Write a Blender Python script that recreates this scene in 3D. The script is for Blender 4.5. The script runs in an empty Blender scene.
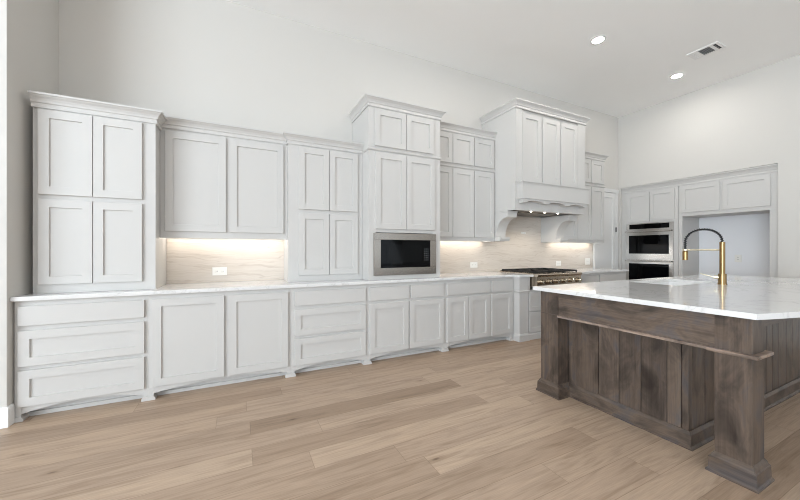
import bpy, bmesh, math, random
from mathutils import Vector, Matrix
random.seed(7)
S = bpy.context.scene
COL = S.collection

# ------------------------------------------------------------------ camera
cam_d = bpy.data.cameras.new('camera')
cam = bpy.data.objects.new('camera', cam_d)
COL.objects.link(cam)
cam.location = (0, 0, 1.242)
cam.rotation_euler = (math.radians(90), 0, math.radians(-26.34))
cam_d.sensor_width = 36.0
cam_d.lens = 36.0 * 326.7 / 800.0
cam_d.clip_start = 0.05
S.camera = cam

# ------------------------------------------------------------------ light
world = bpy.data.worlds.new('world')
S.world = world
world.use_nodes = True
bg = world.node_tree.nodes['Background']
bg.inputs[0].default_value = (0.80, 0.90, 1.0, 1)
bg.inputs[1].default_value = 0.35


def area(name, loc, rot, sx, sy, energy, color):
    d = bpy.data.lights.new(name, 'AREA')
    d.shape = 'RECTANGLE'
    d.size, d.size_y, d.energy, d.color = sx, sy, energy, color
    o = bpy.data.objects.new(name, d)
    COL.objects.link(o)
    o.location, o.rotation_euler = loc, rot
    return o


DAY = (0.81, 0.91, 1.0)
area('daylight_left', (-6.52, -2.9, 1.75), (0, math.radians(-125), 0), 2.9, 6.6, 1080, DAY)
area('daylight_front', (2.0, -7.02, 1.75), (math.radians(130), 0, 0), 9.0, 2.9, 170, DAY)

S.view_settings.view_transform = 'Standard'
S.view_settings.look = 'None'
S.view_settings.gamma = 1.0
S.view_settings.use_curve_mapping = False
S.view_settings.exposure = 0.01
S.cycles.max_bounces = 10
S.cycles.diffuse_bounces = 6
S.cycles.filter_width = 1.0
S.cycles.use_denoising = True
S.cycles.denoising_prefilter = 'ACCURATE'
S.cycles.denoising_quality = 'HIGH'

# ------------------------------------------------------------------ materials


def lin(c):
    return tuple(((x / 255) / 12.92 if x / 255 <= 0.04045 else ((x / 255 + 0.055) / 1.055) ** 2.4) for x in c) + (1.0,)


class Mat:
    def __init__(self, name):
        self.m = bpy.data.materials.new(name)
        self.m.use_nodes = True
        self.t = self.m.node_tree
        self.b = self.t.nodes['Principled BSDF']

    def n(self, kind, **kw):
        nd = self.t.nodes.new(kind)
        for k, v in kw.items():
            setattr(nd, k, v)
        return nd

    def l(self, a, b):
        self.t.links.new(a, b)

    def math(self, op, a, b=None, c=None):
        nd = self.n('ShaderNodeMath', operation=op)
        for i, x in enumerate((a, b, c)):
            if x is None:
                continue
            if isinstance(x, (int, float)):
                nd.inputs[i].default_value = x
            else:
                self.l(x, nd.inputs[i])
        return nd.outputs[0]

    def ramp(self, fac, stops):
        nd = self.n('ShaderNodeValToRGB')
        el = nd.color_ramp.elements
        while len(el) < len(stops):
            el.new(0.5)
        for e, (p, c) in zip(el, stops):
            e.position, e.color = p, c
        self.l(fac, nd.inputs[0])
        return nd.outputs[0]

    def mix(self, fac, a, b, mode='MIX'):
        nd = self.n('ShaderNodeMix', data_type='RGBA', blend_type=mode)
        for sock, x in ((nd.inputs[0], fac), (nd.inputs[6], a), (nd.inputs[7], b)):
            if isinstance(x, (int, float, tuple)):
                sock.default_value = x
            else:
                self.l(x, sock)
        return nd.outputs[2]

    def noise(self, vec, scale, detail=4, rough=0.5, dist=0.0):
        nd = self.n('ShaderNodeTexNoise')
        nd.inputs['Scale'].default_value = scale
        nd.inputs['Detail'].default_value = detail
        nd.inputs['Roughness'].default_value = rough
        nd.inputs['Distortion'].default_value = dist
        if vec is not None:
            self.l(vec, nd.inputs['Vector'])
        return nd.outputs['Fac']

    def obj(self, scale=(1, 1, 1)):
        tc = self.n('ShaderNodeTexCoord')
        mp = self.n('ShaderNodeMapping')
        mp.inputs['Scale'].default_value = scale
        self.l(tc.outputs['Object'], mp.inputs['Vector'])
        return mp.outputs[0]

    def bump(self, h, strength=0.2, dist=0.002):
        nd = self.n('ShaderNodeBump')
        nd.inputs['Strength'].default_value = strength
        nd.inputs['Distance'].default_value = dist
        self.l(h, nd.inputs['Height'])
        self.l(nd.outputs[0], self.b.inputs['Normal'])

    def set(self, color=None, rough=None, metal=None):
        if color is not None:
            if isinstance(color, tuple):
                self.b.inputs['Base Color'].default_value = color
            else:
                self.l(color, self.b.inputs['Base Color'])
        if rough is not None:
            self.b.inputs['Roughness'].default_value = rough
        if metal is not None:
            self.b.inputs['Metallic'].default_value = metal
        return self


def paint(name, rgb, rough, bump=0.05, scale=180):
    M = Mat(name)
    v = M.obj()
    f = M.noise(v, 3.0, 2)
    c = lin(rgb)
    lo = tuple(x * 0.985 for x in c[:3]) + (1,)
    M.set(M.mix(f, lo, c), rough)
    M.bump(M.noise(v, scale, 2), bump, 0.001)
    return M.m


m_wall = paint('wall_paint', (207, 204, 199), 0.9, 0.12, 220)
m_ceil = paint('ceiling_paint', (248, 248, 247), 0.92, 0.15, 160)
m_cab = paint('cabinet_paint', (199, 197, 194), 0.45, 0.02, 60)
m_door = paint('door_paint', (222, 221, 219), 0.42, 0.02, 60)
m_trim = paint('trim_paint', (238, 238, 237), 0.4, 0.02, 60)
m_alc = paint('alcove_paint', (232, 233, 236), 0.8, 0.1, 200)


def plain(name, rgb, rough, metal=0.0):
    M = Mat(name)
    v = M.obj((1, 1, 1))
    f = M.noise(v, 40, 3)
    c = lin(rgb)
    M.set(M.mix(f, tuple(x * 0.92 for x in c[:3]) + (1,), c), rough, metal)
    return M.m


def brushed(name, rgb, rough, axis=0, amp=0.12):
    M = Mat(name)
    sc = [400, 400, 400]
    sc[axis] = 3
    f = M.noise(M.obj(tuple(sc)), 1.0, 2)
    c = lin(rgb)
    M.set(M.mix(f, tuple(x * (1 - amp) for x in c[:3]) + (1,), c), rough, 1.0)
    return M.m


m_steel = brushed('stainless_steel', (160, 153, 145), 0.27)
m_range = brushed('range_steel', (196, 184, 168), 0.26)
m_steel_y = brushed('stainless_steel_along_wall', (205, 202, 198), 0.25, 1)
m_glass = plain('black_glass', (4, 4, 5), 0.05)
m_glass_in = plain('black_glass_window', (9, 10, 11), 0.08)
for _m in (m_glass, m_glass_in):
    _m.node_tree.nodes['Principled BSDF'].inputs['Specular IOR Level'].default_value = 0.12
m_iron = plain('cast_iron', (24, 23, 22), 0.55)
m_rubber = plain('black_rubber', (18, 18, 19), 0.45)
m_brass = brushed('brushed_brass', (152, 125, 86), 0.28, 2)
m_brass_hi = brushed('satin_gold', (228, 220, 196), 0.3, 1)
m_knob = plain('knob_metal', (200, 192, 178), 0.22, 1.0)
m_plate = plain('white_plastic', (238, 236, 231), 0.35)
m_slot = plain('outlet_slot', (120, 116, 110), 0.5)
m_dark = plain('dark_void', (40, 40, 42), 0.8)
m_insert = brushed('vent_steel', (120, 112, 102), 0.35)
m_sink = plain('white_fireclay', (240, 240, 240), 0.15)
m_grey = plain('panel_marking', (110, 112, 114), 0.4)
m_hinge = plain('dark_hinge', (50, 46, 42), 0.4, 1.0)
m_louver = plain('vent_gap', (52, 54, 56), 0.7)


def emit(name, rgb, strength):
    M = Mat(name)
    M.set((0.8, 0.8, 0.8, 1), 0.5)
    M.b.inputs['Emission Color'].default_value = rgb + (1,)
    M.b.inputs['Emission Strength'].default_value = strength
    return M.m


m_lamp = emit('downlight_lens', (1.0, 0.965, 0.91), 300)
m_led = emit('cabinet_led', (1.0, 0.93, 0.83), 15)
m_puck = emit('hood_lamp', (1.0, 0.92, 0.8), 22)

# floor: long oak planks laid parallel to the back wall
M = Mat('oak_planks')
tc = M.n('ShaderNodeTexCoord')
sp = M.n('ShaderNodeSeparateXYZ')
M.l(tc.outputs['Object'], sp.inputs[0])
PW, PL = 0.18, 1.75
ry = M.math('DIVIDE', M.math('ADD', sp.outputs[1], 20 * PW - 2.60 % PW), PW)
row = M.math('FLOOR', ry)
fy = M.math('FRACT', ry)
wn = M.n('ShaderNodeTexWhiteNoise', noise_dimensions='1D')
M.l(row, wn.inputs['W'])
rx = M.math('ADD', M.math('DIVIDE', sp.outputs[0], PL), M.math('MULTIPLY', wn.outputs['Value'], 7.31))
idx = M.math('FLOOR', rx)
fx = M.math('FRACT', rx)
cv = M.n('ShaderNodeCombineXYZ')
M.l(row, cv.inputs[0])
M.l(idx, cv.inputs[1])
wn2 = M.n('ShaderNodeTexWhiteNoise', noise_dimensions='3D')
M.l(cv.outputs[0], wn2.inputs['Vector'])
rnd = wn2.outputs['Value']
gv = M.n('ShaderNodeCombineXYZ')
M.l(M.math('ADD', M.math('MULTIPLY', sp.outputs[0], 1.1), M.math('MULTIPLY', rnd, 37)), gv.inputs[0])
M.l(M.math('MULTIPLY', sp.outputs[1], 13), gv.inputs[1])
M.l(M.math('MULTIPLY', rnd, 91), gv.inputs[2])
g1 = M.noise(gv.outputs[0], 1.6, 5, 0.6, 1.2)
gv2 = M.n('ShaderNodeCombineXYZ')
M.l(M.math('ADD', M.math('MULTIPLY', sp.outputs[0], 6), M.math('MULTIPLY', rnd, 17)), gv2.inputs[0])
M.l(M.math('MULTIPLY', sp.outputs[1], 160), gv2.inputs[1])
g2 = M.noise(gv2.outputs[0], 1.0, 3, 0.6)
base = M.ramp(rnd, [(0.0, lin((152, 130, 110))), (0.1, lin((170, 148, 128))), (0.5, lin((178, 156, 136))), (0.88, lin((186, 164, 143))), (1.0, lin((166, 141, 119)))])
grain = M.ramp(g1, [(0.3, (0.74, 0.71, 0.68, 1)), (0.5, (0.98, 0.98, 0.98, 1)), (0.72, (1.10, 1.09, 1.08, 1))])
c = M.mix(1.0, base, grain, 'MULTIPLY')
fine = M.ramp(g2, [(0.3, (0.86, 0.85, 0.84, 1)), (0.62, (1.03, 1.03, 1.03, 1))])
c = M.mix(1.0, c, fine, 'MULTIPLY')
# knots
kv = M.n('ShaderNodeCombineXYZ')
M.l(M.math('ADD', M.math('MULTIPLY', sp.outputs[0], 1.0), M.math('MULTIPLY', rnd, 13)), kv.inputs[0])
M.l(M.math('MULTIPLY', sp.outputs[1], 2.6), kv.inputs[1])
vo = M.n('ShaderNodeTexVoronoi')
vo.inputs['Scale'].default_value = 1.7
M.l(kv.outputs[0], vo.inputs['Vector'])
knot = M.ramp(vo.outputs['Distance'], [(0.016, (0.45, 0.4, 0.36, 1)), (0.05, (0.85, 0.83, 0.81, 1)), (0.13, (1, 1, 1, 1))])
c = M.mix(1.0, c, knot, 'MULTIPLY')
ey = M.math('MULTIPLY', M.math('MINIMUM', fy, M.math('SUBTRACT', 1.0, fy)), PW)
ex = M.math('MULTIPLY', M.math('MINIMUM', fx, M.math('SUBTRACT', 1.0, fx)), PL)
edge = M.math('MINIMUM', ey, ex)
seam = M.ramp(M.math('MULTIPLY', edge, 100), [(0.08, (0.70, 0.68, 0.66, 1)), (0.25, (1, 1, 1, 1))])
c = M.mix(1.0, c, seam, 'MULTIPLY')
M.set(c, 0.42)
M.b.inputs['Specular IOR Level'].default_value = 0.35
M.bump(M.math('ADD', M.math('MULTIPLY', seam, 0.6), M.math('MULTIPLY', g2, 0.15)), 0.25, 0.002)
m_floor = M.m


def stained(name, axis, tone=1.0, vary=True):
    """grey brown stained knotty wood, grain along the given axis"""
    M = Mat(name)
    sc = [14.0, 14.0, 14.0]
    sc[axis] = 0.9
    oi = M.n('ShaderNodeNewGeometry')
    rnd = oi.outputs['Random Per Island']
    tc = M.n('ShaderNodeTexCoord')
    mp = M.n('ShaderNodeMapping')
    mp.inputs['Scale'].default_value = sc
    add = M.n('ShaderNodeVectorMath', operation='ADD')
    cx = M.n('ShaderNodeCombineXYZ')
    for i in range(3):
        M.l(M.math('MULTIPLY', rnd, 9.7 + i * 5.1), cx.inputs[i])
    M.l(tc.outputs['Object'], add.inputs[0])
    M.l(cx.outputs[0], add.inputs[1])
    M.l(add.outputs[0], mp.inputs['Vector'])
    g = M.noise(mp.outputs[0], 1.3, 5, 0.6, 0.8)
    mp2 = M.n('ShaderNodeMapping')
    mp2.inputs['Scale'].default_value = [5.5 if i != axis else 2.6 for i in range(3)]
    M.l(add.outputs[0], mp2.inputs['Vector'])
    blot = M.noise(mp2.outputs[0], 1.4, 4, 0.6, 0.6)
    sc3 = [130.0] * 3
    sc3[axis] = 4
    mp3 = M.n('ShaderNodeMapping')
    mp3.inputs['Scale'].default_value = sc3
    M.l(add.outputs[0], mp3.inputs['Vector'])
    f = M.noise(mp3.outputs[0], 1.0, 3)
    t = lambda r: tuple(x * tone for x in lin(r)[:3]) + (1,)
    c = M.ramp(blot, [(0.28, t((66, 56, 50))), (0.43, t((100, 88, 80))), (0.53, t((124, 108, 96))), (0.62, t((110, 102, 100))), (0.74, t((92, 89, 92)))])
    c = M.mix(1.0, c, M.ramp(g, [(0.32, (0.78, 0.76, 0.75, 1)), (0.5, (1.0, 1.0, 1.0, 1)), (0.66, (1.12, 1.12, 1.11, 1))]), 'MULTIPLY')
    c = M.mix(1.0, c, M.ramp(f, [(0.32, (0.80, 0.79, 0.78, 1)), (0.65, (1.06, 1.06, 1.06, 1))]), 'MULTIPLY')
    if vary:
        c = M.mix(1.0, c, M.ramp(rnd, [(0, (0.78, 0.78, 0.80, 1)), (0.5, (1, 0.97, 0.94, 1)), (1, (1.16, 1.14, 1.12, 1))]), 'MULTIPLY')
    M.set(c, 0.38)
    M.b.inputs['Specular IOR Level'].default_value = 0.4
    M.bump(f, 0.15, 0.001)
    return M.m


m_wood_v = stained('stained_alder_upright', 2, 0.56)
m_wood_y = stained('stained_alder_rail', 1, 0.58)
m_wood_x = stained('stained_alder_plinth', 0, 0.52)
m_wood_t = stained('stained_alder_lit_edge', 1, 1.7, False)  # brightened alder stain: light catching the trim and band is put into the colour

# white quartz
M = Mat('white_quartz')
v = M.obj()
n1 = M.noise(v, 1.6, 6, 0.6, 1.4)
vein = M.math('ABSOLUTE', M.math('SUBTRACT', n1, 0.5))
vc = M.ramp(vein, [(0.0, lin((206, 205, 204))), (0.008, lin((218, 217, 216))), (0.03, lin((223, 222, 221)))])
n2 = M.noise(v, 45, 3, 0.6)
vc = M.mix(1.0, vc, M.ramp(n2, [(0.35, (0.975, 0.975, 0.975, 1)), (0.55, (1, 1, 1, 1))]), 'MULTIPLY')
M.set(vc, 0.07)
m_quartz = M.m

# beige veined stone slab
M = Mat('beige_quartzite')
v = M.obj((1.0, 1.0, 1.0))
wob = M.noise(v, 2.2, 3)
sp = M.n('ShaderNodeSeparateXYZ')
M.l(v, sp.inputs[0])
cx = M.n('ShaderNodeCombineXYZ')
M.l(M.math('MULTIPLY', sp.outputs[0], 1.4), cx.inputs[0])
M.l(M.math('ADD', M.math('MULTIPLY', sp.outputs[2], 24), M.math('MULTIPLY', wob, 4.0)), cx.inputs[1])
st = M.noise(cx.outputs[0], 1.0, 5, 0.62, 0.3)
c = M.ramp(st, [(0.25, lin((194, 183, 171))), (0.40, lin((207, 197, 186))), (0.52, lin((213, 204, 194))), (0.62, lin((206, 196, 185))), (0.8, lin((218, 210, 201)))])
th = M.math('ABSOLUTE', M.math('SUBTRACT', M.noise(cx.outputs[0], 0.55, 3, 0.5, 0.5), 0.5))
c = M.mix(1.0, c, M.ramp(th, [(0.0, (0.86, 0.83, 0.81, 1)), (0.015, (1, 1, 1, 1))]), 'MULTIPLY')
M.set(c, 0.22)
m_stone = M.m

# ------------------------------------------------------------------ mesh helpers


def box(bm, x0, x1, y0, y1, z0, z1, bev=0.0):
    vs = [bm.verts.new((x, y, z)) for x in (x0, x1) for y in (y0, y1) for z in (z0, z1)]
    f = [(0, 1, 3, 2), (4, 6, 7, 5), (0, 4, 5, 1), (2, 3, 7, 6), (0, 2, 6, 4), (1, 5, 7, 3)]
    fs = [bm.faces.new([vs[i] for i in q]) for q in f]
    if bev > 0:
        es = list({e for q in fs for e in q.edges})
        bmesh.ops.bevel(bm, geom=es, offset=bev, segments=2, affect='EDGES', profile=0.7)
    return bm


def BX(*a, bev=0.0):
    return box(bmesh.new(), *a, bev=bev)


def boxes(*lst, bev=0.0):
    bm = bmesh.new()
    for a in lst:
        box(bm, *a, bev=bev)
    return bm


def cyl(bm, p0, p1, r, seg=20, r2=None):
    p0, p1 = Vector(p0), Vector(p1)
    d = p1 - p0
    q = Vector((0, 0, 1)).rotation_difference(d.normalized()).to_matrix().to_4x4()
    r2 = r if r2 is None else r2
    bmesh.ops.create_cone(bm, cap_ends=True, segments=seg, radius1=r, radius2=r2, depth=d.length,
                          matrix=Matrix.Translation((p0 + p1) / 2) @ q)
    return bm


def tube(bm, pts, r, seg=10):
    pts = [Vector(p) for p in pts]
    rings = []
    up = None
    for i, p in enumerate(pts):
        t = (pts[min(i + 1, len(pts) - 1)] - pts[max(i - 1, 0)]).normalized()
        if up is None:
            up = Vector((1, 0, 0)) if abs(t.x) < 0.9 else Vector((0, 1, 0))
        a = (up - t * up.dot(t)).normalized()
        b = t.cross(a)
        up = a
        rings.append([bm.verts.new(p + (a * math.cos(k * math.tau / seg) + b * math.sin(k * math.tau / seg)) * r) for k in range(seg)])
    for A, B in zip(rings, rings[1:]):
        for k in range(seg):
            bm.faces.new((A[k], A[(k + 1) % seg], B[(k + 1) % seg], B[k]))
    bm.faces.new(rings[0][::-1])
    bm.faces.new(rings[-1])
    return bm


def prism(bm, prof, axis, a, b):
    """polygon prof [(u,v)] extruded along an axis: 'x' -> (y,z), 'y' -> (x,z), 'z' -> (x,y)"""
    def P(u, v, w):
        return {'x': (w, u, v), 'y': (u, w, v), 'z': (u, v, w)}[axis]
    A = [bm.verts.new(P(u, v, a)) for u, v in prof]
    B = [bm.verts.new(P(u, v, b)) for u, v in prof]
    n = len(prof)
    bm.faces.new(A)
    bm.faces.new(B[::-1])
    for i in range(n):
        bm.faces.new((A[i], B[i], B[(i + 1) % n], A[(i + 1) % n]))
    bmesh.ops.recalc_face_normals(bm, faces=bm.faces)
    return bm


def sweep(bm, path, prof, z=0.0, closed=False):
    """moulding profile [(out, height)] swept along a plan path with mitred corners; out is to the right of travel"""
    n = len(path)
    rings = []
    for i in range(n):
        p = Vector(path[i])
        d0 = d1 = None
        if i > 0 or closed:
            d0 = (p - Vector(path[i - 1])).normalized()
        if i < n - 1 or closed:
            d1 = (Vector(path[(i + 1) % n]) - p).normalized()
        nr = lambda d: Vector((d.y, -d.x))
        if d0 is None:
            m = nr(d1)
        elif d1 is None:
            m = nr(d0)
        else:
            m = nr(d0) + nr(d1)
            m = m / max(1e-6, m.dot(nr(d0)))
        rings.append([bm.verts.new((p.x + m.x * o, p.y + m.y * o, z + h)) for o, h in prof])
    k = len(prof)
    pairs = list(zip(rings, rings[1:])) + ([(rings[-1], rings[0])] if closed else [])
    for A, B in pairs:
        for j in range(k):
            bm.faces.new((A[j], A[(j + 1) % k], B[(j + 1) % k], B[j]))
    if not closed:
        bm.faces.new(rings[0])
        bm.faces.new(rings[-1][::-1])
    bmesh.ops.recalc_face_normals(bm, faces=bm.faces)
    return bm


def panel_front(bm, u0, u1, z0, z1, fr=0.062, th=0.02, rec=0.012, flat=False):
    """a framed front in local space: u across, y=0 at its back, y=-th at its face"""
    vo = lambda u, y, z: bm.verts.new((u, y, z))
    c = 0.0018
    O = [(u0, z0), (u1, z0), (u1, z1), (u0, z1)]
    ctr = ((u0 + u1) / 2, (z0 + z1) / 2)

    def ring(ins, y):
        return [vo(u + (ins if u < ctr[0] else -ins), y, z + (ins if z < ctr[1] else -ins)) for u, z in O]
    R = [ring(0, 0), ring(0, -th + c), ring(c, -th)]
    if not flat:
        R += [ring(fr, -th), ring(fr + 0.002, -th + rec)]
    for A, B in zip(R, R[1:]):
        for i in range(4):
            bm.faces.new((A[i], A[(i + 1) % 4], B[(i + 1) % 4], B[i]))
    bm.faces.new(R[-1])
    bm.faces.new(R[0][::-1])
    bmesh.ops.recalc_face_normals(bm, faces=bm.faces)
    return bm


BACK = lambda y: Matrix.Translation((0, y, 0))                       # front facing -Y on plane y
RIGHT = lambda x: Matrix(((0, 1, 0, x), (-1, 0, 0, 0), (0, 0, 1, 0), (0, 0, 0, 1)))  # front facing -X on plane x, u = -y


def finish(name, bm, mat, parent=None, root_loc=(0, 0, 0), smooth=False):
    bmesh.ops.recalc_face_normals(bm, faces=bm.faces)
    bmesh.ops.translate(bm, verts=bm.verts, vec=-Vector(root_loc))
    me = bpy.data.meshes.new(name)
    bm.to_mesh(me)
    bm.free()
    me.materials.append(mat)
    if smooth:
        for p in me.polygons:
            p.use_smooth = True
        me.set_sharp_from_angle(angle=math.radians(38))
    o = bpy.data.objects.new(name, me)
    COL.objects.link(o)
    if parent is not None:
        o.parent = parent
    else:
        o.location = root_loc
    return o


def tag(o, label, cat, group=None):
    o['label'], o['category'] = label, cat
    if group:
        o['group'] = group
    return o


def thing(name, loc, label, cat, group=None):
    o = bpy.data.objects.new(name, None)
    o.empty_display_size = 0.1
    COL.objects.link(o)
    o.location = loc
    return tag(o, label, cat, group)


def part(root, name, bm, mat, parent=None, label=None, smooth=False):
    o = finish(name, bm, mat, parent or root, tuple(root.location), smooth)
    if label:
        o['label'] = label
    return o


def single(name, bm, mat, loc, label, cat, group=None, smooth=False):
    return tag(finish(name, bm, mat, None, loc, smooth), label, cat, group)


def struct(name, bm, mat, parent=None):
    o = finish(name, bm, mat, parent)
    if parent is None:
        o['kind'] = 'structure'
    return o


def front(root, name, plane, u0, u1, z0, z1, flat=False, fr=0.062, mat=None):
    bm = panel_front(bmesh.new(), u0, u1, z0, z1, fr=fr, flat=flat)
    bmesh.ops.transform(bm, matrix=plane, verts=bm.verts)
    return part(root, name, bm, mat or m_cab)


CROWN = [(0, 0), (0.011, 0), (0.013, 0.012), (0.010, 0.024), (0.010, 0.034), (0.017, 0.038), (0.021, 0.052), (0.030, 0.068),
         (0.043, 0.080), (0.047, 0.086), (0.055, 0.090), (0.055, 0.104), (0.0, 0.104)]
BASEM = [(0, 0), (0.016, 0), (0.016, 0.085), (0.012, 0.094), (0.006, 0.102), (0.004, 0.112), (0, 0.116)]

# ------------------------------------------------------------------ room
XR, YB, ZC, XL, YW, XF, YF = 6.853, 3.947, 3.907, -1.457, 3.28, -6.4, -6.9
struct('floor', BX(XF - 0.2, 7.7, YF - 0.2, 4.15, -0.12, 0), m_floor)
struct('ceiling', BX(XF - 0.2, 7.7, YF - 0.2, 4.15, ZC, ZC + 0.12), m_ceil)
struct('wall_back', BX(XL - 0.15, 7.7, YB, YB + 0.15, 0, ZC), m_wall)
struct('wall_left', prism(bmesh.new(), [(XL - 0.14, YW), (XL, YW), (XL + 0.027, YB), (XL - 0.14, YB)], 'z', 0, ZC), m_wall)
struct('wall_entry', BX(XF, XL - 0.14, YW, YW + 0.14, 0, ZC), m_wall)
NY0, NY1, NZ, NX = 1.772, 3.90, 2.476, 7.50
struct('wall_right', boxes((XR, XR + 0.12, YF, NY0, 0, ZC), (XR, XR + 0.12, NY0, NY1, NZ, ZC), (XR, XR + 0.12, NY1, YB, 0, ZC)), m_wall)
struct('wall_alcove', boxes((NX, NX + 0.1, NY0 - 0.2, YB, 0, NZ + 0.1), (XR + 0.12, NX, NY0 - 0.1, NY0, 0, NZ + 0.1),
                            (XR + 0.12, NX, NY0, YB, NZ, NZ + 0.1)), m_alc)
# openings of the far side of the room, where the daylight comes in
WL = [(-6.2, -4.0), (-3.8, -1.8), (-1.6, 0.5)]
WF = [(-6.0, -3.1), (-2.9, 0.1), (0.3, 3.3), (3.5, 6.4)]
ZW0, ZW1 = 0.35, 3.15


def holed(axis, fixed0, fixed1, a0, a1, holes):
    segs = [(a0, a1, 0, ZW0), (a0, a1, ZW1, ZC)]
    cur = a0
    for h0, h1 in holes:
        segs.append((cur, h0, ZW0, ZW1))
        cur = h1
    segs.append((cur, a1, ZW0, ZW1))
    return boxes(*[((s0, s1, fixed0, fixed1, z0, z1) if axis == 'x' else (fixed0, fixed1, s0, s1, z0, z1)) for s0, s1, z0, z1 in segs])


struct('wall_garden', holed('y', XF - 0.1, XF, YF, YW + 0.14, WL), m_wall)
struct('wall_front', holed('x', YF - 0.1, YF, XF - 0.1, XR + 0.12, WF), m_wall)
k = 0
for h0, h1 in WL:
    k += 1
    bm = boxes((XF - 0.06, XF - 0.01, h0, h0 + 0.06, ZW0, ZW1), (XF - 0.06, XF - 0.01, h1 - 0.06, h1, ZW0, ZW1),
               (XF - 0.06, XF - 0.01, h0 + 0.06, h1 - 0.06, ZW0, ZW0 + 0.06), (XF - 0.06, XF - 0.01, h0 + 0.06, h1 - 0.06, ZW1 - 0.06, ZW1))
    struct('window_%d' % k, bm, m_trim)
for h0, h1 in WF:
    k += 1
    bm = boxes((h0, h0 + 0.06, YF - 0.06, YF - 0.01, ZW0, ZW1), (h1 - 0.06, h1, YF - 0.06, YF - 0.01, ZW0, ZW1),
               (h0 + 0.06, h1 - 0.06, YF - 0.06, YF - 0.01, ZW0, ZW0 + 0.06), (h0 + 0.06, h1 - 0.06, YF - 0.06, YF - 0.01, ZW1 - 0.06, ZW1))
    struct('window_%d' % k, bm, m_trim)
BB = [(0, 0), (0.014, 0), (0.014, 0.125), (0.009, 0.138), (0, 0.142)]
struct('baseboard_left', sweep(bmesh.new(), [(XF, YW), (XL, YW), (XL + 0.002, 3.335)][::-1], [(-o, h) for o, h in BB]), m_trim)
struct('baseboard_right', sweep(bmesh.new(), [(XR, NY0), (XR, YF)], BB), m_trim)

# pantry door in the back wall
dy = YB - 0.002
d = struct('door_1', panel_front(bmesh.new(), 6.135, 6.715, 0.01, 2.365, fr=0.095, th=0.03, rec=0.014), m_door)
d.data.transform(BACK(dy)); d['kind'] = 'structure'
struct('door_casing', boxes((6.05, 6.13, dy - 0.035, dy, 0, 2.37), (6.72, 6.80, dy - 0.035, dy, 0, 2.37), (6.04, 6.81, dy - 0.04, dy, 2.37, 2.44), bev=0.004), m_door, d)
struct('hinge', cyl(cyl(bmesh.new(), (6.718, dy - 0.038, 1.60), (6.718, dy - 0.038, 1.69), 0.010), (6.718, dy - 0.038, 0.2), (6.718, dy - 0.038, 0.29), 0.010), m_hinge, d)

# ------------------------------------------------------------------ base cabinets on the back wall
YBF = 3.345          # face frame plane
ZU = 0.873           # underside of the worktop
G_BASE = 'pale grey base cabinets along the back wall'


def arch_valance(x0, x1, y0, y1, zlo=0.05, zhi=0.092, ztop=0.104):
    prof = [(x0, ztop), (x0, zlo)]
    for i in range(21):
        t = i / 20
        prof.append((x0 + (x1 - x0) * t, zlo + (zhi - zlo) * (1 - (2 * t - 1) ** 2)))
    prof.append((x1, ztop))
    # strips instead of one ngon
    bm = bmesh.new()
    pts = prof[2:-1]
    for (xa, za), (xb, zb) in zip(pts, pts[1:]):
        if xb - xa < 1e-5:
            continue
        prism(bm, [(xa, za), (xb, zb), (xb, ztop), (xa, ztop)], 'y', y0, y1)
    bmesh.ops.remove_doubles(bm, verts=bm.verts, dist=1e-5)
    inner = [f for f in bm.faces if abs(f.normal.x) > 0.99 and x0 + 1e-3 < f.calc_center_median().x < x1 - 1e-3]
    bmesh.ops.delete(bm, geom=inner, context='FACES_ONLY')
    return bm


def foot_bm(x0, x1, flare0, flare1, y0=YBF - 0.002, y1=YBF + 0.07):
    """bracket foot between x0 and x1; its plinth flares towards the free sides"""
    a, b = (0.012 if flare0 else 0.0), (0.012 if flare1 else 0.0)
    bm = BX(x0, x1, y0, y1, 0.03, 0.104)
    prism(bm, [(x0 - a, 0), (x1 + b, 0), (x1 + b, 0.016), (x1 + b / 2, 0.024), (x1, 0.034), (x0, 0.034), (x0 - a / 2, 0.024), (x0 - a, 0.016)], 'y', y0 - 0.010, y1)
    return bm


def base_cab(x0, x1, label, drawers=(), doors=(), feet=()):
    t = thing('base_cabinet', ((x0 + x1) / 2, 3.64, 0), label, 'cabinet', G_BASE)
    part(t, 'carcass', boxes((x0, x1, YBF, YB - 0.004, 0.104, ZU)), m_cab)
    part(t, 'toe_kick', boxes((x0, x1, YBF + 0.085, YBF + 0.10, 0.012, 0.104), (x0, x1, YBF + 0.070, YBF + 0.085, 0.0, 0.03)), m_cab)
    part(t, 'valance', arch_valance(x0 + feet[0], x1 - feet[1], YBF, YBF + 0.02), m_cab)
    if feet[0]:
        part(t, 'foot', foot_bm(x0, x0 + feet[0], False, True), m_cab)
    if feet[1]:
        part(t, 'foot', foot_bm(x1 - feet[1], x1, True, False), m_cab)
    for a, b, z0, z1, flat in drawers:
        front(t, 'drawer', BACK(YBF), a, b, z0, z1, flat=flat)
    for a, b, z0, z1 in doors:
        front(t, 'door', BACK(YBF), a, b, z0, z1)
    return t


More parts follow.
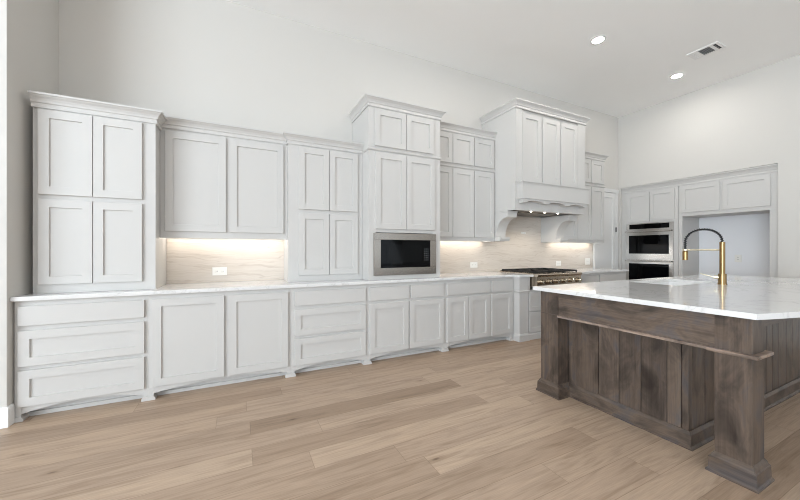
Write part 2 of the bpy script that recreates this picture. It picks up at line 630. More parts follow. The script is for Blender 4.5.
D3 = lambda a, b: [(a, b, 0.69, 0.833, True), (a, b, 0.395, 0.655, False), (a, b, 0.105, 0.366, False)]
base_cab(-1.446, -0.664, 'wide base cabinet of three drawers at the left end by the side wall', D3(-1.424, -0.69), (), (0.035, 0.036))
base_cab(-0.6635, 0.4605, 'base cabinet with two big square doors under the first outlet', (), [(-0.638, -0.112, 0.108, 0.833), (-0.076, 0.436, 0.108, 0.833)], (0.034, 0.036))
base_cab(0.461, 1.258, 'narrower three-drawer base cabinet just left of the microwave tower', D3(0.495, 1.236), (), (0.036, 0.036))
base_cab(1.259, 2.270, 'base cabinet of two drawers over two doors directly under the microwave',
         [(1.285, 1.762, 0.685, 0.833, True), (1.788, 2.250, 0.685, 0.833, True)], [(1.285, 1.757, 0.106, 0.655), (1.775, 2.250, 0.106, 0.655)], (0.036, 0.036))
base_cab(2.271, 3.404, 'base cabinet with three narrow doors between microwave tower and rangetop',
         [(2.292, 2.965, 0.685, 0.833, True), (3.003, 3.370, 0.685, 0.833, True)],
         [(2.292, 2.618, 0.106, 0.655), (2.626, 2.965, 0.106, 0.655), (3.003, 3.370, 0.106, 0.655)], (0.036, 0.06))

# cabinet that steps forward under the rangetop
RX0, RX1, RYF = 3.405, 4.795, 3.255
t = thing('range_base_cabinet', (4.10, 3.6, 0), 'base cabinet stepping forward under the gas rangetop', 'cabinet', G_BASE)
part(t, 'carcass', boxes((RX0 + 0.015, 3.62, RYF, YB - 0.004, 0.0, ZU), (3.62, 4.58, RYF, YB - 0.004, 0.0, 0.69), (4.58, RX1, RYF, YB - 0.004, 0.0, ZU)), m_cab)
for a, b in ((RX0, 3.572), (4.628, RX1)):
    part(t, 'pilaster', BX(a, b, RYF - 0.016, RYF + 0.10, 0, ZU, bev=0.002), m_cab)
    part(t, 'band', sweep(bmesh.new(), [(a, RYF + 0.08), (a, RYF - 0.016), (b, RYF - 0.016), (b, RYF + 0.08)], [(0, 0), (0.008, 0.004), (0.012, 0.014), (0.008, 0.022), (0, 0.025)], 0.665), m_cab)
    part(t, 'base_molding', sweep(bmesh.new(), [(a, RYF + 0.08), (a, RYF - 0.016), (b, RYF - 0.016), (b, RYF + 0.08)], [(o * 0.8, h * 0.9) for o, h in BASEM]), m_cab)
part(t, 'base_molding', sweep(bmesh.new(), [(3.575, RYF), (4.625, RYF)], [(o * 0.8, h * 0.82) for o, h in BASEM]), m_cab)
for a, b in ((3.585, 4.092), (4.108, 4.615)):
    for z0, z1 in ((0.40, 0.655), (0.108, 0.385)):
        front(t, 'drawer', BACK(RYF), a, b, z0, z1, fr=0.055)

base_cab(4.797, 6.035, 'base cabinet at the right end of the back counter, beside the ovens',
         [(4.82, 5.262, 0.685, 0.833, True), (5.285, 5.99, 0.685, 0.833, True)], [(4.82, 5.262, 0.106, 0.655), (5.285, 5.632, 0.106, 0.655), (5.645, 5.99, 0.106, 0.655)], (0.04, 0.05))

# worktop on the back wall (one slab, notched for the rangetop)
TX0, TX1 = 3.637, 4.564
out = [(-1.429, YB - 0.002), (-1.4535, 3.309), (3.368, 3.309), (3.368, 3.205), (TX0 - 0.002, 3.205), (TX0 - 0.002, 3.868), (TX1 + 0.002, 3.868),
       (TX1 + 0.002, 3.205), (4.832, 3.205), (4.832, 3.309), (6.06, 3.309), (6.06, YB - 0.002)]
bm = prism(bmesh.new(), out, 'z', ZU + 0.001, 0.905)
bmesh.ops.bevel(bm, geom=[e for e in bm.edges if abs(e.verts[0].co.z - e.verts[1].co.z) < 1e-6], offset=0.003, segments=2, affect='EDGES')
single('countertop', bm, m_quartz, (2.0, 3.6, ZU), 'long white quartz countertop running along the back wall under the cabinets', 'countertop')

# backsplash slabs
def splash(x0, x1, label, z1=1.349):
    return single('backsplash', boxes((x0, x1, YB - 0.017, YB - 0.001, 0.906, z1)), m_stone, ((x0 + x1) / 2, YB - 0.01, 0.906), label, 'backsplash', 'stone backsplash slabs')


splash(-0.638, 0.466, 'beige veined stone backsplash in the left recess, warm-lit from above')
bm = boxes((2.224, 3.362, YB - 0.017, YB - 0.001, 0.906, 1.364), (3.362, 3.538, YB - 0.017, YB - 0.001, 0.906, 1.364), (3.538, 4.628, YB - 0.017, YB - 0.001, 0.906, 1.79),
           (4.628, 6.02, YB - 0.017, YB - 0.001, 0.906, 1.364))
single('backsplash', bm, m_stone, (4.0, YB - 0.01, 0.906), 'beige stone backsplash rising behind the rangetop and under the hood', 'backsplash', 'stone backsplash slabs')

# ------------------------------------------------------------------ wall cabinets
G_UP = 'pale grey wall cabinets above the back counter'


def lit_underside(t, x0, x1, y0, z):
    part(t, 'light_strip', boxes((x0 + 0.012, x1 - 0.022, YB - 0.13, YB - 0.105, z + 0.012, z + 0.021)), m_led, label='warm glowing light strip under the cabinet')


# A: tall hutch at the left end
yA = 3.465
t = thing('hutch_cabinet', (-1.03, 3.7, 0.906), 'tall four-door cabinet standing on the counter at the left end by the side wall', 'cabinet', G_UP)
part(t, 'carcass', boxes((-1.376, -0.64, yA, YB - 0.004, 0.906, 2.40), (-1.41, -1.376, yA + 0.025, YB - 0.004, 0.906, 2.40)), m_cab)
for a, b in ((-1.366, -1.050), (-1.045, -0.73)):
    front(t, 'door', BACK(yA), a, b, 0.976, 1.632)
    front(t, 'door', BACK(yA), a, b, 1.669, 2.318)
part(t, 'crown_molding', sweep(bmesh.new(), [(-1.406, yA), (-0.64, yA), (-0.64, 3.638)], CROWN, 2.330), m_cab)

# B: two-door wall cabinet
yB = 3.64
t = thing('upper_cabinet', (-0.085, 3.8, 1.352), 'hung wall cabinet with two large doors above the lit left recess', 'cabinet', G_UP)
part(t, 'carcass', boxes((-0.639, 0.467, yB, YB - 0.004, 1.385, 2.42), (-0.639, 0.467, yB, yB + 0.02, 1.352, 1.385)), m_cab)
front(t, 'door', BACK(yB), -0.602, -0.107, 1.415, 2.335)
front(t, 'door', BACK(yB), -0.073, 0.427, 1.415, 2.335)
part(t, 'crown_molding', sweep(bmesh.new(), [(-0.639, yB), (0.467, yB)], CROWN, 2.358), m_cab)
lit_underside(t, -0.639, 0.467, yB, 1.352)

# C: second hutch, four doors
yC = 3.57
t = thing('hutch_cabinet', (0.87, 3.75, 0.906), 'four-door cabinet standing on the counter left of the microwave tower', 'cabinet', G_UP)
part(t, 'carcass', boxes((0.468, 1.283, yC, YB - 0.004, 0.906, 2.42)), m_cab)
for a, b in ((0.572, 0.894), (0.899, 1.223)):
    front(t, 'door', BACK(yC), a, b, 0.974, 1.635)
    front(t, 'door', BACK(yC), a, b, 1.674, 2.332)
part(t, 'crown_molding', sweep(bmesh.new(), [(0.468, yB - 0.001), (0.468, yC), (1.283, yC)], CROWN, 2.350), m_cab)

# D: microwave tower
yD = 3.38
t = thing('microwave_cabinet', (1.75, 3.65, 0.906), 'taller deep cabinet tower holding the built-in microwave', 'cabinet', G_UP)
dx0, dx1 = 1.285, 2.222
part(t, 'carcass', boxes((dx0, dx1, yD, YB - 0.004, 1.44, 2.88), (dx0, 1.372, yD, YB - 0.004, 0.906, 1.44), (2.118, dx1, yD, YB - 0.004, 0.906, 1.44),
                         (1.372, 2.118, yD, YB - 0.004, 0.906, 0.955)), m_cab)
for a, b in ((1.357, 1.747), (1.753, 2.125)):
    front(t, 'door', BACK(yD), a, b, 2.402, 2.812)
for a, b in ((1.365, 1.749), (1.755, 2.137)):
    front(t, 'door', BACK(yD), a, b, 1.479, 2.328)
part(t, 'waist_molding', sweep(bmesh.new(), [(dx0, yC - 0.058), (dx0, yD), (dx1, yD), (dx1, yB + 0.02)], [(0, 0), (0.010, 0.003), (0.017, 0.012), (0.017, 0.022), (0.006, 0.03), (0, 0.034)], 2.348), m_cab)
part(t, 'crown_molding', sweep(bmesh.new(), [(dx0, YB - 0.004), (dx0, yD), (dx1, yD), (dx1, 3.614)], CROWN, 2.832), m_cab)

# E and F: wall cabinets either side of the hood
yE = 3.67


def wall_pair(x0, x1, cols, label, right_return):
    t = thing('upper_cabinet', ((x0 + x1) / 2, 3.8, 1.366), label, 'cabinet', G_UP)
    part(t, 'carcass', boxes((x0, x1, yE, YB - 0.004, 1.398, 2.88), (x0, x1, yE, yE + 0.02, 1.366, 1.398), (x1 - 0.018, x1, yE + 0.02, YB - 0.02, 1.366, 1.398)), m_cab)
    for a, b in cols:
        front(t, 'door', BACK(yE), a, b, 1.42, 2.352, fr=0.066)
        front(t, 'door', BACK(yE), a, b, 2.424, 2.822, fr=0.066)
    pth = [(x0, yE), (x1, yE)] + ([(x1, YB - 0.004)] if right_return else [])
    part(t, 'waist_molding', sweep(bmesh.new(), pth, [(0, 0), (0.008, 0.003), (0.013, 0.010), (0.013, 0.02), (0.004, 0.026), (0, 0.028)], 2.368), m_cab)
    part(t, 'crown_molding', sweep(bmesh.new(), pth, CROWN, 2.842), m_cab)
    lit_underside(t, x0, x1, yE, 1.366)


wall_pair(2.224, 3.358, [(2.245, 2.603), (2.612, 2.967), (2.985, 3.338)], 'six-door wall cabinet between the microwave tower and the hood', False)
wall_pair(4.808, 5.955, [(4.828, 5.19), (5.20, 5.545), (5.565, 5.922)], 'six-door wall cabinet right of the hood near the room corner', True)

# ------------------------------------------------------------------ range hood
HX0, HX1, yH = 3.36, 4.806, 3.275
t = thing('range_hood', (4.083, 3.6, 1.37), 'tall panelled white range hood on curved brackets above the rangetop', 'range hood')
part(t, 'hood_body', boxes((HX0, HX1, yH, yH + 0.05, 1.79, 3.22), (HX0, HX0 + 0.03, yH + 0.05, YB - 0.004, 1.79, 3.22), (HX1 - 0.03, HX1, yH + 0.05, YB - 0.004, 1.79, 3.22),
                           (HX0 + 0.03, HX1 - 0.03, yH + 0.05, YB - 0.004, 1.83, 3.22)), m_cab)
for a, b in ((3.479, 3.848), (3.882, 4.230), (4.263, 4.628)):
    front(t, 'panel', BACK(yH), a, b, 2.19, 3.128, fr=0.07)
for a, b in ((HX0, 3.475), (4.632, HX1)):
    part(t, 'corner_stile', BX(a, b, yH - 0.018, yH, 2.17, 3.165), m_cab)
part(t, 'crown_molding', sweep(bmesh.new(), [(HX0, YB - 0.004), (HX0, yH - 0.018), (HX1, yH - 0.018), (HX1, YB - 0.004)], CROWN, 3.165), m_cab)
mx0, mx1, yM = 3.400, 4.768, 3.172
bm = boxes((mx0, mx1, yM, yH - 0.001, 1.935, 2.14), bev=0.002)
part(t, 'mantel', bm, m_cab)
part(t, 'mantel_cap', sweep(bmesh.new(), [(mx0, yH - 0.001), (mx0, yM), (mx1, yM), (mx1, yH - 0.001)], [(-0.02, 0), (0.002, 0), (0.004, 0.01), (0.012, 0.02), (0.014, 0.024), (0.014, 0.036), (-0.02, 0.036)], 2.136), m_cab)
# scalloped strip beneath the mantel
bm = bmesh.new()
nS = 3
wS = (mx1 - mx0 - 0.06) / nS
for i in range(nS):
    a = mx0 + 0.03 + i * wS
    arc = [(a + 0.045 + (wS - 0.09) * q / 12, 1.885 + 0.030 * math.sin(math.pi * q / 12) ** 0.6) for q in range(13)]
    cols = [(a, 1.882), (a + 0.045, 1.882)] + arc + [(a + wS - 0.045, 1.882), (a + wS, 1.882)]
    for (xa, za), (xb, zb) in zip(cols, cols[1:]):
        if xb - xa > 1e-5:
            prism(bm, [(xa, za), (xb, zb), (xb, 1.936), (xa, 1.936)], 'y', yM + 0.018, yH - 0.001)
bmesh.ops.remove_doubles(bm, verts=bm.verts, dist=1e-5)
part(t, 'scalloped_trim', bm, m_cab)
for a, b in ((HX0, 3.537), (4.629, HX1)):
    prof = [(YB - 0.018, 1.372), (YB - 0.018, 1.788), (3.412, 1.788), (3.412, 1.705), (3.432, 1.70)]
    for i in range(13):
        q = math.radians(90 * i / 12)
        prof.append((3.432 + 0.203 * math.sin(q), 1.70 - 0.265 * (1 - math.cos(q)) - 0.0))
    prof += [(3.630, 1.428), (3.545, 1.428), (3.545, 1.405), (3.558, 1.372)]
    bm = bmesh.new()
    prism(bm, prof, 'x', a, b)
    br = part(t, 'bracket', bm, m_cab)
    part(t, 'bracket_cap', boxes((a - 0.008, b + 0.008, 3.402, 3.50, 1.772, 1.789)), m_cab, br)
ins = part(t, 'vent_insert', boxes((3.55, 4.616, 3.34, 3.90, 1.800, 1.829)), m_insert, label='dark steel underside with small lamps')
part(t, 'filter', boxes((3.70, 4.46, 3.48, 3.86, 1.793, 1.800)), m_insert, ins)
for x in (3.80, 4.083, 4.37):
    part(t, 'lamp', cyl(bmesh.new(), (x, 3.40, 1.7935), (x, 3.40, 1.80), 0.013), m_puck, ins)
    ld = bpy.data.lights.new('hood_lamp', 'SPOT')
    ld.energy, ld.color, ld.spot_size, ld.spot_blend, ld.shadow_soft_size = 5.5, (1.0, 0.91, 0.78), math.radians(140), 0.6, 0.02
    lo = bpy.data.objects.new('hood_lamp', ld)
    COL.objects.link(lo)
    lo.location = (x, 3.44, 1.78)

# ------------------------------------------------------------------ microwave
t = thing('microwave', (1.745, 3.5, 0.957), 'built-in stainless microwave with black glass front', 'microwave')
part(t, 'housing', boxes((1.395, 2.095, 3.385, 3.85, 0.99, 1.40)), m_dark)
fy0, fy1 = 3.352, 3.379
part(t, 'trim_frame', boxes((1.344, 2.145, fy0, fy1, 1.357, 1.432), (1.344, 2.145, fy0, fy1, 0.957, 1.04), (1.344, 1.423, fy0, fy1, 1.04, 1.357), (2.067, 2.145, fy0, fy1, 1.04, 1.357), bev=0.002), m_steel)
part(t, 'door_glass', boxes((1.424, 2.066, fy0 + 0.004, fy1, 1.041, 1.356)), m_glass)
part(t, 'viewing_window', boxes((1.49, 1.945, fy0 + 0.002, fy0 + 0.004, 1.10, 1.305)), m_glass_in)
bm = bmesh.new()
for i in range(6):
    for j in range(3):
        box(bm, 1.985 + j * 0.022, 1.997 + j * 0.022, fy0 + 0.003, fy0 + 0.004, 1.12 + i * 0.026, 1.127 + i * 0.026)
part(t, 'keypad', bm, m_grey)

# ------------------------------------------------------------------ rangetop
t = thing('gas_rangetop', (4.1, 3.5, 0.70), 'stainless gas rangetop with six knobs and black cast iron grates', 'rangetop')
part(t, 'body', boxes((TX0 + 0.002, TX1 - 0.002, 3.20, 3.866, 0.735, 0.912)), m_range)
bm = prism(bmesh.new(), [(3.20, 0.735), (3.150, 0.745), (3.158, 0.868), (3.140, 0.884), (3.137, 0.900), (3.147, 0.912), (3.20, 0.912)], 'x', TX0 + 0.002, TX1 - 0.002)
part(t, 'control_panel', bm, m_range)
for i in range(6):
    x = 3.728 + i * 0.1488
    kb = part(t, 'knob', cyl(cyl(bmesh.new(), (x, 3.152, 0.808), (x, 3.115, 0.806), 0.030), (x, 3.118, 0.806), (x, 3.094, 0.805), 0.024, r2=0.021), m_knob, smooth=True)
    part(t, 'bezel', cyl(bmesh.new(), (x, 3.153, 0.808), (x, 3.145, 0.808), 0.037), m_range, kb, smooth=True)
part(t, 'back_guard', boxes((TX0 + 0.01, TX1 - 0.01, 3.835, 3.864, 0.912, 0.93)), m_range)
for i in range(3):
    a = TX0 + 0.012 + i * 0.3025
    b = a + 0.298
    bm = bmesh.new()
    zb, zt = 0.925, 0.947
    for y in (3.215, 3.815):
        box(bm, a, b, y - 0.008, y + 0.008, zb, zt)
    for x in (a + 0.008, b - 0.008):
        box(bm, x - 0.008, x + 0.008, 3.215, 3.815, zb, zt)
    box(bm, a, b, 3.507, 3.523, zb, zt)
    for yc in (3.365, 3.665):
        box(bm, (a + b) / 2 - 0.006, (a + b) / 2 + 0.006, yc - 0.14, yc - 0.04, zb, zt)
        box(bm, (a + b) / 2 - 0.006, (a + b) / 2 + 0.006, yc + 0.04, yc + 0.14, zb, zt)
        box(bm, a + 0.01, (a + b) / 2 - 0.04, yc - 0.006, yc + 0.006, zb, zt)
        box(bm, (a + b) / 2 + 0.04, b - 0.01, yc - 0.006, yc + 0.006, zb, zt)
    for x in (a + 0.01, b - 0.01):
        for y in (3.217, 3.813):
            box(bm, x - 0.008, x + 0.008, y - 0.008, y + 0.008, 0.912, zb)
    part(t, 'grate', bm, m_iron)
    for yc in (3.365, 3.665):
        x = (a + b) / 2
        part(t, 'burner', cyl(cyl(bmesh.new(), (x, yc, 0.912), (x, yc, 0.922), 0.055), (x, yc, 0.922), (x, yc, 0.932), 0.04), m_iron, smooth=True)

# ------------------------------------------------------------------ right wall: oven cabinet, ovens, refrigerator surround
xO = 6.90
PR = RIGHT(xO)
G_R = 'pale grey built-in cabinets in the right wall niche'
t = thing('oven_cabinet', (7.1, 3.43, 0), 'tall built-in cabinet holding the double ovens in the right wall niche', 'cabinet', G_R)
part(t, 'carcass', boxes((xO, 7.49, 3.80, 3.895, 0.0, 2.40), (xO, 7.49, 2.96, 3.028, 0.0, 2.40), (xO, 7.49, 3.028, 3.80, 1.75, 2.40), (xO, 7.49, 3.028, 3.80, 0.0, 0.40)), m_cab)
front(t, 'door', PR, -3.793, -3.408, 1.782, 2.328)
front(t, 'door', PR, -3.398, -3.015, 1.782, 2.328)
front(t, 'drawer', PR, -3.793, -3.015, 0.12, 0.385)
part(t, 'crown_molding', sweep(bmesh.new(), [(xO, 3.895), (xO, 2.955)], [(o * 0.8, h * 1.05) for o, h in CROWN], 2.362), m_cab)

t = thing('refrigerator_surround', (7.1, 2.36, 0), 'white niche surround around the empty refrigerator space, two short doors on top', 'cabinet', G_R)
part(t, 'carcass', boxes((xO, 7.49, 2.904, 2.955, 0.0, 2.40), (xO, 7.49, 1.776, 1.866, 0.0, 2.40), (xO, 7.49, 1.866, 2.904, 1.823, 2.40)), m_cab)
front(t, 'door', PR, -2.915, -2.408, 1.885, 2.338)
front(t, 'door', PR, -2.374, -1.852, 1.885, 2.338)
part(t, 'crown_molding', sweep(bmesh.new(), [(xO, 2.955), (xO, 1.776)], [(o * 0.8, h * 1.05) for o, h in CROWN], 2.362), m_cab)

t = thing('double_wall_oven', (7.1, 3.41, 0.405), 'stainless double wall oven stacked in the tall cabinet at the room corner', 'oven')
oy0, oy1 = 3.022, 3.800
part(t, 'housing', boxes((xO + 0.002, 7.42, 3.04, 3.79, 0.405, 1.74)), m_dark)
fx = 6.872
part(t, 'frame', boxes((fx + 0.008, xO - 0.001, oy0, oy1, 0.403, 1.748)), m_steel_y)
cp = part(t, 'control_panel', boxes((fx, fx + 0.008, oy0, oy1, 1.632, 1.745)), m_steel_y)
part(t, 'display', boxes((fx - 0.003, fx, oy0 + 0.062, oy1 - 0.055, 1.643, 1.732)), m_glass, cp)
for z0, z1, w0, w1, zh in ((1.068, 1.62, 1.172, 1.518, 1.592), (0.41, 1.055, 0.50, 0.985, 1.036)):
    dr = part(t, 'oven_door', boxes((fx - 0.018, fx + 0.008, oy0, oy1, z0, z1), bev=0.003), m_steel_y)
    part(t, 'window', boxes((fx - 0.021, fx - 0.018, oy0 + 0.06, oy1 - 0.058, w0, w1)), m_glass, dr)
    bm = cyl(bmesh.new(), (fx - 0.062, oy0 + 0.01, zh), (fx - 0.062, oy1 - 0.01, zh), 0.012)
    for y in (oy0 + 0.05, oy1 - 0.05):
        cyl(bm, (fx - 0.018, y, zh), (fx - 0.062, y, zh), 0.009, 12)
    part(t, 'handle', bm, m_steel_y, dr, smooth=True)

# ------------------------------------------------------------------ island
IX0, IX1 = 2.353, 5.70
ZI = 0.886
t = thing('kitchen_island', (4.05, 1.55, 0), 'dark stained wood kitchen island with panelled base and square posts', 'island')
bx0, bx1, by0, by1 = 2.534, 5.62, 1.035, 2.045
part(t, 'island_body', boxes((bx0 + 0.016, bx1, by0 + 0.016, by1, 0.0, 0.655), (bx0 + 0.016, bx1, by0 + 0.016, 1.50, 0.655, ZI), (bx0 + 0.016, 3.50, 1.50, by1, 0.655, ZI), (4.40, bx1, 1.50, by1, 0.655, ZI), (3.50, 4.40, 1.99, by1, 0.655, ZI)), m_wood_x)
# upright boards of uneven widths with open joints
bm = bmesh.new()
ys = [1.866, 1.607, 1.453, 1.305, 1.15, 1.072, by0]
for a, b in zip(ys, ys[1:]):
    box(bm, bx0, bx0 + 0.0155, b + 0.0022, a - 0.0022, 0.02, 0.80, bev=0.0015)
part(t, 'end_boards', bm, m_wood_v)
bm = bmesh.new()
x = bx0
ws = [0.045, 0.13, 0.17, 0.14, 0.16, 0.12]
i = 0
while x < bx1 - 0.01:
    w = min(ws[i % 6] if i == 0 else ws[i % 5 + 1], bx1 - x)
    box(bm, x + 0.0022, x + w - 0.0022, by0, by0 + 0.0155, 0.02, 0.64, bev=0.0015)
    x += w
    i += 1
part(t, 'seating_side_boards', bm, m_wood_v)
part(t, 'top_rail', boxes((bx0, bx1, by0 - 0.004, by0 + 0.015, 0.64, ZI)), m_wood_x)
part(t, 'plinth_molding', sweep(bmesh.new(), [(bx0, 1.87), (bx0, by0 - 0.004), (bx1, by0 - 0.004)], [(0, 0), (0.026, 0), (0.026, 0.010), (0.016, 0.019), (0.013, 0.085), (0.010, 0.092), (0.004, 0.105), (0, 0.107)]), m_wood_y)
# apron between the posts and its lower trim
part(t, 'apron', boxes((2.404, 2.428, 0.861, 1.865, 0.694, ZI)), m_wood_y)
part(t, 'apron_soffit', boxes((2.428, bx0, 1.036, 1.865, 0.70, 0.716)), m_wood_y)
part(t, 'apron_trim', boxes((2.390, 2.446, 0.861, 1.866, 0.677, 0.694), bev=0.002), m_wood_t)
SHOE = [(0, 0), (0.030, 0), (0.030, 0.010), (0.022, 0.020), (0.020, 0.082), (0.014, 0.088), (0.010, 0.100), (0.004, 0.110), (0, 0.114)]
for y0, y1, near in ((0.710, 0.862, True), (1.866, 2.037, False)):
    x0, x1 = 2.400, (2.553 if near else bx0)
    pst = part(t, 'post', BX(x0, x1, y0, y1, 0.0, ZI, bev=0.0015), m_wood_v)
    loop = [(x0, y1), (x0, y0), (x1, y0), (x1, y1)]
    if near:
        part(t, 'post_base', sweep(bmesh.new(), loop, SHOE, closed=True), m_wood_y, pst)
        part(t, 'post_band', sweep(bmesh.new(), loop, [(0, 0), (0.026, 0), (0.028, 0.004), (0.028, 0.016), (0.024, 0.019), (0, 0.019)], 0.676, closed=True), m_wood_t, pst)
    else:
        part(t, 'post_base', sweep(bmesh.new(), [(x1, y1), (x0, y1), (x0, y0), (x1, y0)], SHOE), m_wood_y, pst)
        part(t, 'post_band', sweep(bmesh.new(), [(x1, y1), (x0, y1), (x0, y0), (x1, y0)], [(0, 0), (0.001, 0), (0.001, 0.006), (0, 0.006)], 0.690), m_wood_y, pst)

# island worktop: bowed on the seating side, cut out for the sink
SX0, SX1, SY0, SY1 = 3.57, 4.33, 1.54, 1.95
bm = bmesh.new()
ypt, sag = 0.68, 0.226
pts = [(IX0, 2.085)]
L = IX1 - IX0
Rr = L * L / 8 / sag + sag / 2
for i in range(41):
    x = IX0 + L * i / 40
    yy = ypt + (Rr - sag) - math.sqrt(max(0, Rr * Rr - (x - (IX0 + IX1) / 2) ** 2))
    pts.append((x, yy))
pts.append((IX1, 2.085))
hole = []
rc = 0.03
for cx_, cy_, a0 in ((SX1 - rc, SY1 - rc, 0), (SX0 + rc, SY1 - rc, 90), (SX0 + rc, SY0 + rc, 180), (SX1 - rc, SY0 + rc, 270)):
    for q in range(5):
        an = math.radians(a0 + 22.5 * q)
        hole.append((cx_ + rc * math.cos(an), cy_ + rc * math.sin(an)))
edges = []
for loop in (pts, hole):
    vs = [bm.verts.new((x, y, ZI + 0.001)) for x, y in loop]
    for i in range(len(vs)):
        edges.append(bm.edges.new((vs[i], vs[(i + 1) % len(vs)])))
bmesh.ops.triangle_fill(bm, use_beauty=True, use_dissolve=False, edges=edges)
bmesh.ops.recalc_face_normals(bm, faces=bm.faces)
ret = bmesh.ops.extrude_face_region(bm, geom=list(bm.faces))
bmesh.ops.translate(bm, verts=[v for v in ret['geom'] if isinstance(v, bmesh.types.BMVert)], vec=(0, 0, 0.031))
bmesh.ops.recalc_face_normals(bm, faces=bm.faces)
single('island_countertop', bm, m_quartz, (4.0, 1.4, ZI), 'polished white quartz island countertop with a gently bowed seating edge', 'countertop')
ZT = ZI + 0.032

# sink
t = thing('kitchen_sink', (3.95, 1.745, 0.66), 'white undermount sink set into the island countertop behind the faucet', 'sink')
e = 0.012
part(t, 'basin', boxes((SX0 - e, SX0, SY0 - e, SY1 + e, 0.67, ZI), (SX1, SX1 + e, SY0 - e, SY1 + e, 0.67, ZI), (SX0, SX1, SY0 - e, SY0, 0.67, ZI), (SX0, SX1, SY1, SY1 + e, 0.67, ZI),
                       (SX0 - e, SX1 + e, SY0 - e, SY1 + e, 0.658, 0.67)), m_sink)
part(t, 'drain', cyl(bmesh.new(), (3.95, 1.75, 0.67), (3.95, 1.75, 0.674), 0.045), m_steel)

# faucet
fx_, fy_ = 4.09, 1.412
t = thing('kitchen_faucet', (fx_, fy_, ZT), 'tall brass spring faucet with black coiled hose on the island', 'faucet')
bm = cyl(bmesh.new(), (fx_, fy_, ZT), (fx_, fy_, ZT + 0.008), 0.034, 28)
cyl(bm, (fx_, fy_, ZT + 0.008), (fx_, fy_, ZT + 0.10), 0.030, 28)
part(t, 'base', bm, m_brass, smooth=True)
part(t, 'stem', cyl(bmesh.new(), (fx_, fy_, ZT + 0.10), (fx_, fy_, 1.318), 0.0205, 24), m_brass, smooth=True)
hd = cyl(bmesh.new(), (fx_, fy_, 0.985), (fx_ - 0.02, fy_ + 0.055, 0.985), 0.017, 18)
cyl(hd, (fx_ - 0.02, fy_ + 0.055, 0.985), (fx_ - 0.05, fy_ + 0.145, 1.012), 0.006, 12, r2=0.004)
part(t, 'lever', hd, m_brass_hi, smooth=True)
ys0, ys1 = fy_, fy_ + 0.285
arc = []
rad = (ys1 - ys0) / 2
for i in range(61):
    a = math.pi * i / 60
    arc.append((fx_, (ys0 + ys1) / 2 - rad * math.cos(a), 1.318 + 0.128 * math.sin(a) ** 0.9))
arc += [(fx_, ys1, 1.318 - 0.01 * k) for k in range(1, 9)]
hs = part(t, 'hose', tube(bmesh.new(), arc, 0.0065, 10), m_rubber, label='black flexible hose', smooth=True)
# coil around the hose
co = []
ln = [0.0]
for p, q in zip(arc, arc[1:]):
    ln.append(ln[-1] + (Vector(q) - Vector(p)).length)
turns = 27
N = turns * 12
j = 0
for i in range(N + 1):
    s = ln[-1] * i / N
    while j < len(ln) - 2 and ln[j + 1] < s:
        j += 1
    f = (s - ln[j]) / max(1e-9, ln[j + 1] - ln[j])
    p = Vector(arc[j]).lerp(Vector(arc[j + 1]), f)
    tg = (Vector(arc[j + 1]) - Vector(arc[j])).normalized()
    nx = Vector((1, 0, 0))
    ny = tg.cross(nx)
    a = math.tau * turns * i / N
    co.append(p + (nx * math.cos(a) + ny * math.sin(a)) * 0.0115)
part(t, 'spring', tube(bmesh.new(), co, 0.0026, 6), m_rubber, hs, smooth=True)
bm = cyl(bmesh.new(), (fx_, ys1, 1.238), (fx_, ys1, 1.225), 0.015, 20, r2=0.022)
cyl(bm, (fx_, ys1, 1.225), (fx_, ys1, 1.140), 0.023, 24)
part(t, 'spray_head', bm, m_brass, smooth=True)
bm = cyl(bmesh.new(), (fx_, fy_ + 0.01, 1.243), (fx_, ys1 - 0.02, 1.243), 0.0075, 14)
cyl(bm, (fx_, ys1, 1.236), (fx_, ys1, 1.250), 0.026, 20)
part(t, 'support_arm', bm, m_brass_hi, label='pale gold bar holding the spray head', smooth=True)

# ------------------------------------------------------------------ outlets
G_O = 'white outlets and switches on the walls'


def outlet(plane, u, z, w, h, label, n, name='outlet', vertical=False):
    loc = plane @ Vector((u, 0, z))
    t = thing(name, tuple(loc), label, name.replace('_', ' '), G_O)
    bm = panel_front(bmesh.new(), u - w / 2, u + w / 2, z - h / 2, z + h / 2, th=0.006, flat=True)
    bmesh.ops.transform(bm, matrix=plane, verts=bm.verts)
    pl = part(t, 'plate', bm, m_plate)
    for i in range(n):
        if vertical:
            cu, cz = u, z + (i - (n - 1) / 2) * 0.038
        else:
            cu, cz = u + (i - (n - 1) / 2) * (w / max(n, 1)) * 0.8, z
        bm = bmesh.new()
        panel_front(bm, cu - 0.014, cu + 0.014, cz - 0.014, cz + 0.014, th=0.008, flat=True)
        bmesh.ops.transform(bm, matrix=plane, verts=bm.verts)
        so = part(t, 'socket', bm, m_plate)
        bm = boxes((cu - 0.007, cu - 0.004, -0.0088, -0.008, cz - 0.006, cz + 0.006), (cu + 0.004, cu + 0.007, -0.0088, -0.008, cz - 0.006, cz + 0.006))
        bmesh.ops.transform(bm, matrix=plane, verts=bm.verts)
        part(t, 'slot', bm, m_slot, so)


BS = BACK(YB - 0.017)
outlet(BS, -0.175, 1.018, 0.135, 0.085, 'white double outlet in the left lit backsplash recess', 2)
outlet(BS, 3.19, 1.018, 0.135, 0.085, 'white double outlet on the backsplash left of the rangetop', 2)
outlet(BS, 5.07, 1.008, 0.12, 0.085, 'white outlet on the backsplash just right of the rangetop', 2)
outlet(BS, 5.87, 1.03, 0.13, 0.125, 'white switch plate at the right end of the backsplash', 1, 'wall_switch')
outlet(BS, 4.215, 1.522, 0.10, 0.03, 'small white plate high on the backsplash below the hood', 2, 'wall_plate')
outlet(RIGHT(NX), -2.39, 1.10, 0.085, 0.125, 'white outlet on the back wall of the empty refrigerator niche', 2, vertical=True)

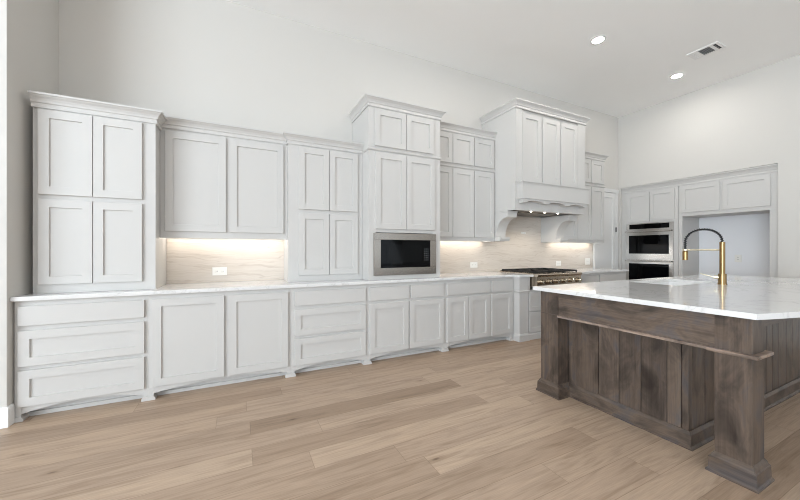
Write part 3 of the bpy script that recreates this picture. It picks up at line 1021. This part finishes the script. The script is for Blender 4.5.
# ------------------------------------------------------------------ ceiling
G_L = 'recessed ceiling lights'
for x, lab in ((2.27, 'recessed ceiling light nearest the camera, at the top edge'), (4.09, 'middle recessed ceiling light, in front of the hood'), (6.015, 'recessed ceiling light nearest the right wall and room corner')):
    t = thing('ceiling_light', (x, 2.6, ZC), lab, 'ceiling light', G_L)
    bm = bmesh.new()
    n = 32
    prof = [(0.0605, -0.001), (0.0605, -0.006), (0.088, -0.006), (0.092, -0.001)]
    rings = [[bm.verts.new((x + r * math.cos(k * math.tau / n), 2.6 + r * math.sin(k * math.tau / n), ZC + z)) for k in range(n)] for r, z in prof]
    for A, B in zip(rings, rings[1:] + rings[:1]):
        for k in range(n):
            bm.faces.new((A[k], A[(k + 1) % n], B[(k + 1) % n], B[k]))
    part(t, 'trim_ring', bm, m_trim, smooth=True)
    part(t, 'lens', cyl(bmesh.new(), (x, 2.6, ZC - 0.0035), (x, 2.6, ZC - 0.001), 0.060, 32), m_lamp)

t = thing('air_vent', (5.6, 2.09, ZC), 'white rectangular ceiling air vent with dark louvers near the right wall', 'air vent')
vx0, vx1, vy0, vy1 = 5.475, 5.715, 1.935, 2.26
part(t, 'backing', boxes((vx0 + 0.02, vx1 - 0.02, vy0 + 0.02, vy1 - 0.02, ZC - 0.003, ZC - 0.001)), m_louver)
part(t, 'frame', boxes((vx0, vx1, vy0, vy0 + 0.028, ZC - 0.012, ZC - 0.001), (vx0, vx1, vy1 - 0.028, vy1, ZC - 0.012, ZC - 0.001), (vx0, vx0 + 0.03, vy0 + 0.028, vy1 - 0.028, ZC - 0.012, ZC - 0.001),
                       (vx1 - 0.03, vx1, vy0 + 0.028, vy1 - 0.028, ZC - 0.012, ZC - 0.001), (vx0 + 0.03, vx1 - 0.03, 1.998, 2.031, ZC - 0.012, ZC - 0.003), (vx0 + 0.03, vx1 - 0.03, 2.149, 2.18, ZC - 0.012, ZC - 0.003)), m_trim)


def louver(along_x, a0, a1, b, tilt):
    # a thin tilted blade
    w, th = 0.012, 0.0012
    prof = [(b - w / 2, ZC - 0.0105 + tilt), (b + w / 2, ZC - 0.0105 - tilt), (b + w / 2, ZC - 0.0095 - tilt), (b - w / 2, ZC - 0.0095 + tilt)]
    return prism(bmesh.new(), prof, 'x' if along_x else 'y', a0, a1)


for k in range(6):
    part(t, 'slat', louver(True, vx0 + 0.03, vx1 - 0.03, 2.042 + k * 0.0195, 0.002), m_grey)
for k in range(2):
    part(t, 'slat', louver(True, vx0 + 0.03, vx1 - 0.03, 1.974 + k * 0.014, 0.001), m_louver)
for k in range(3):
    part(t, 'slat', boxes((vx0 + 0.07 + k * 0.046, vx0 + 0.074 + k * 0.046, 1.963, 1.998, ZC - 0.011, ZC - 0.0085)), m_trim)
for k in range(7):
    part(t, 'slat', boxes((vx0 + 0.034 + k * 0.0255, vx0 + 0.055 + k * 0.0255, 2.18, 2.232, ZC - 0.011, ZC - 0.0095)), m_trim)
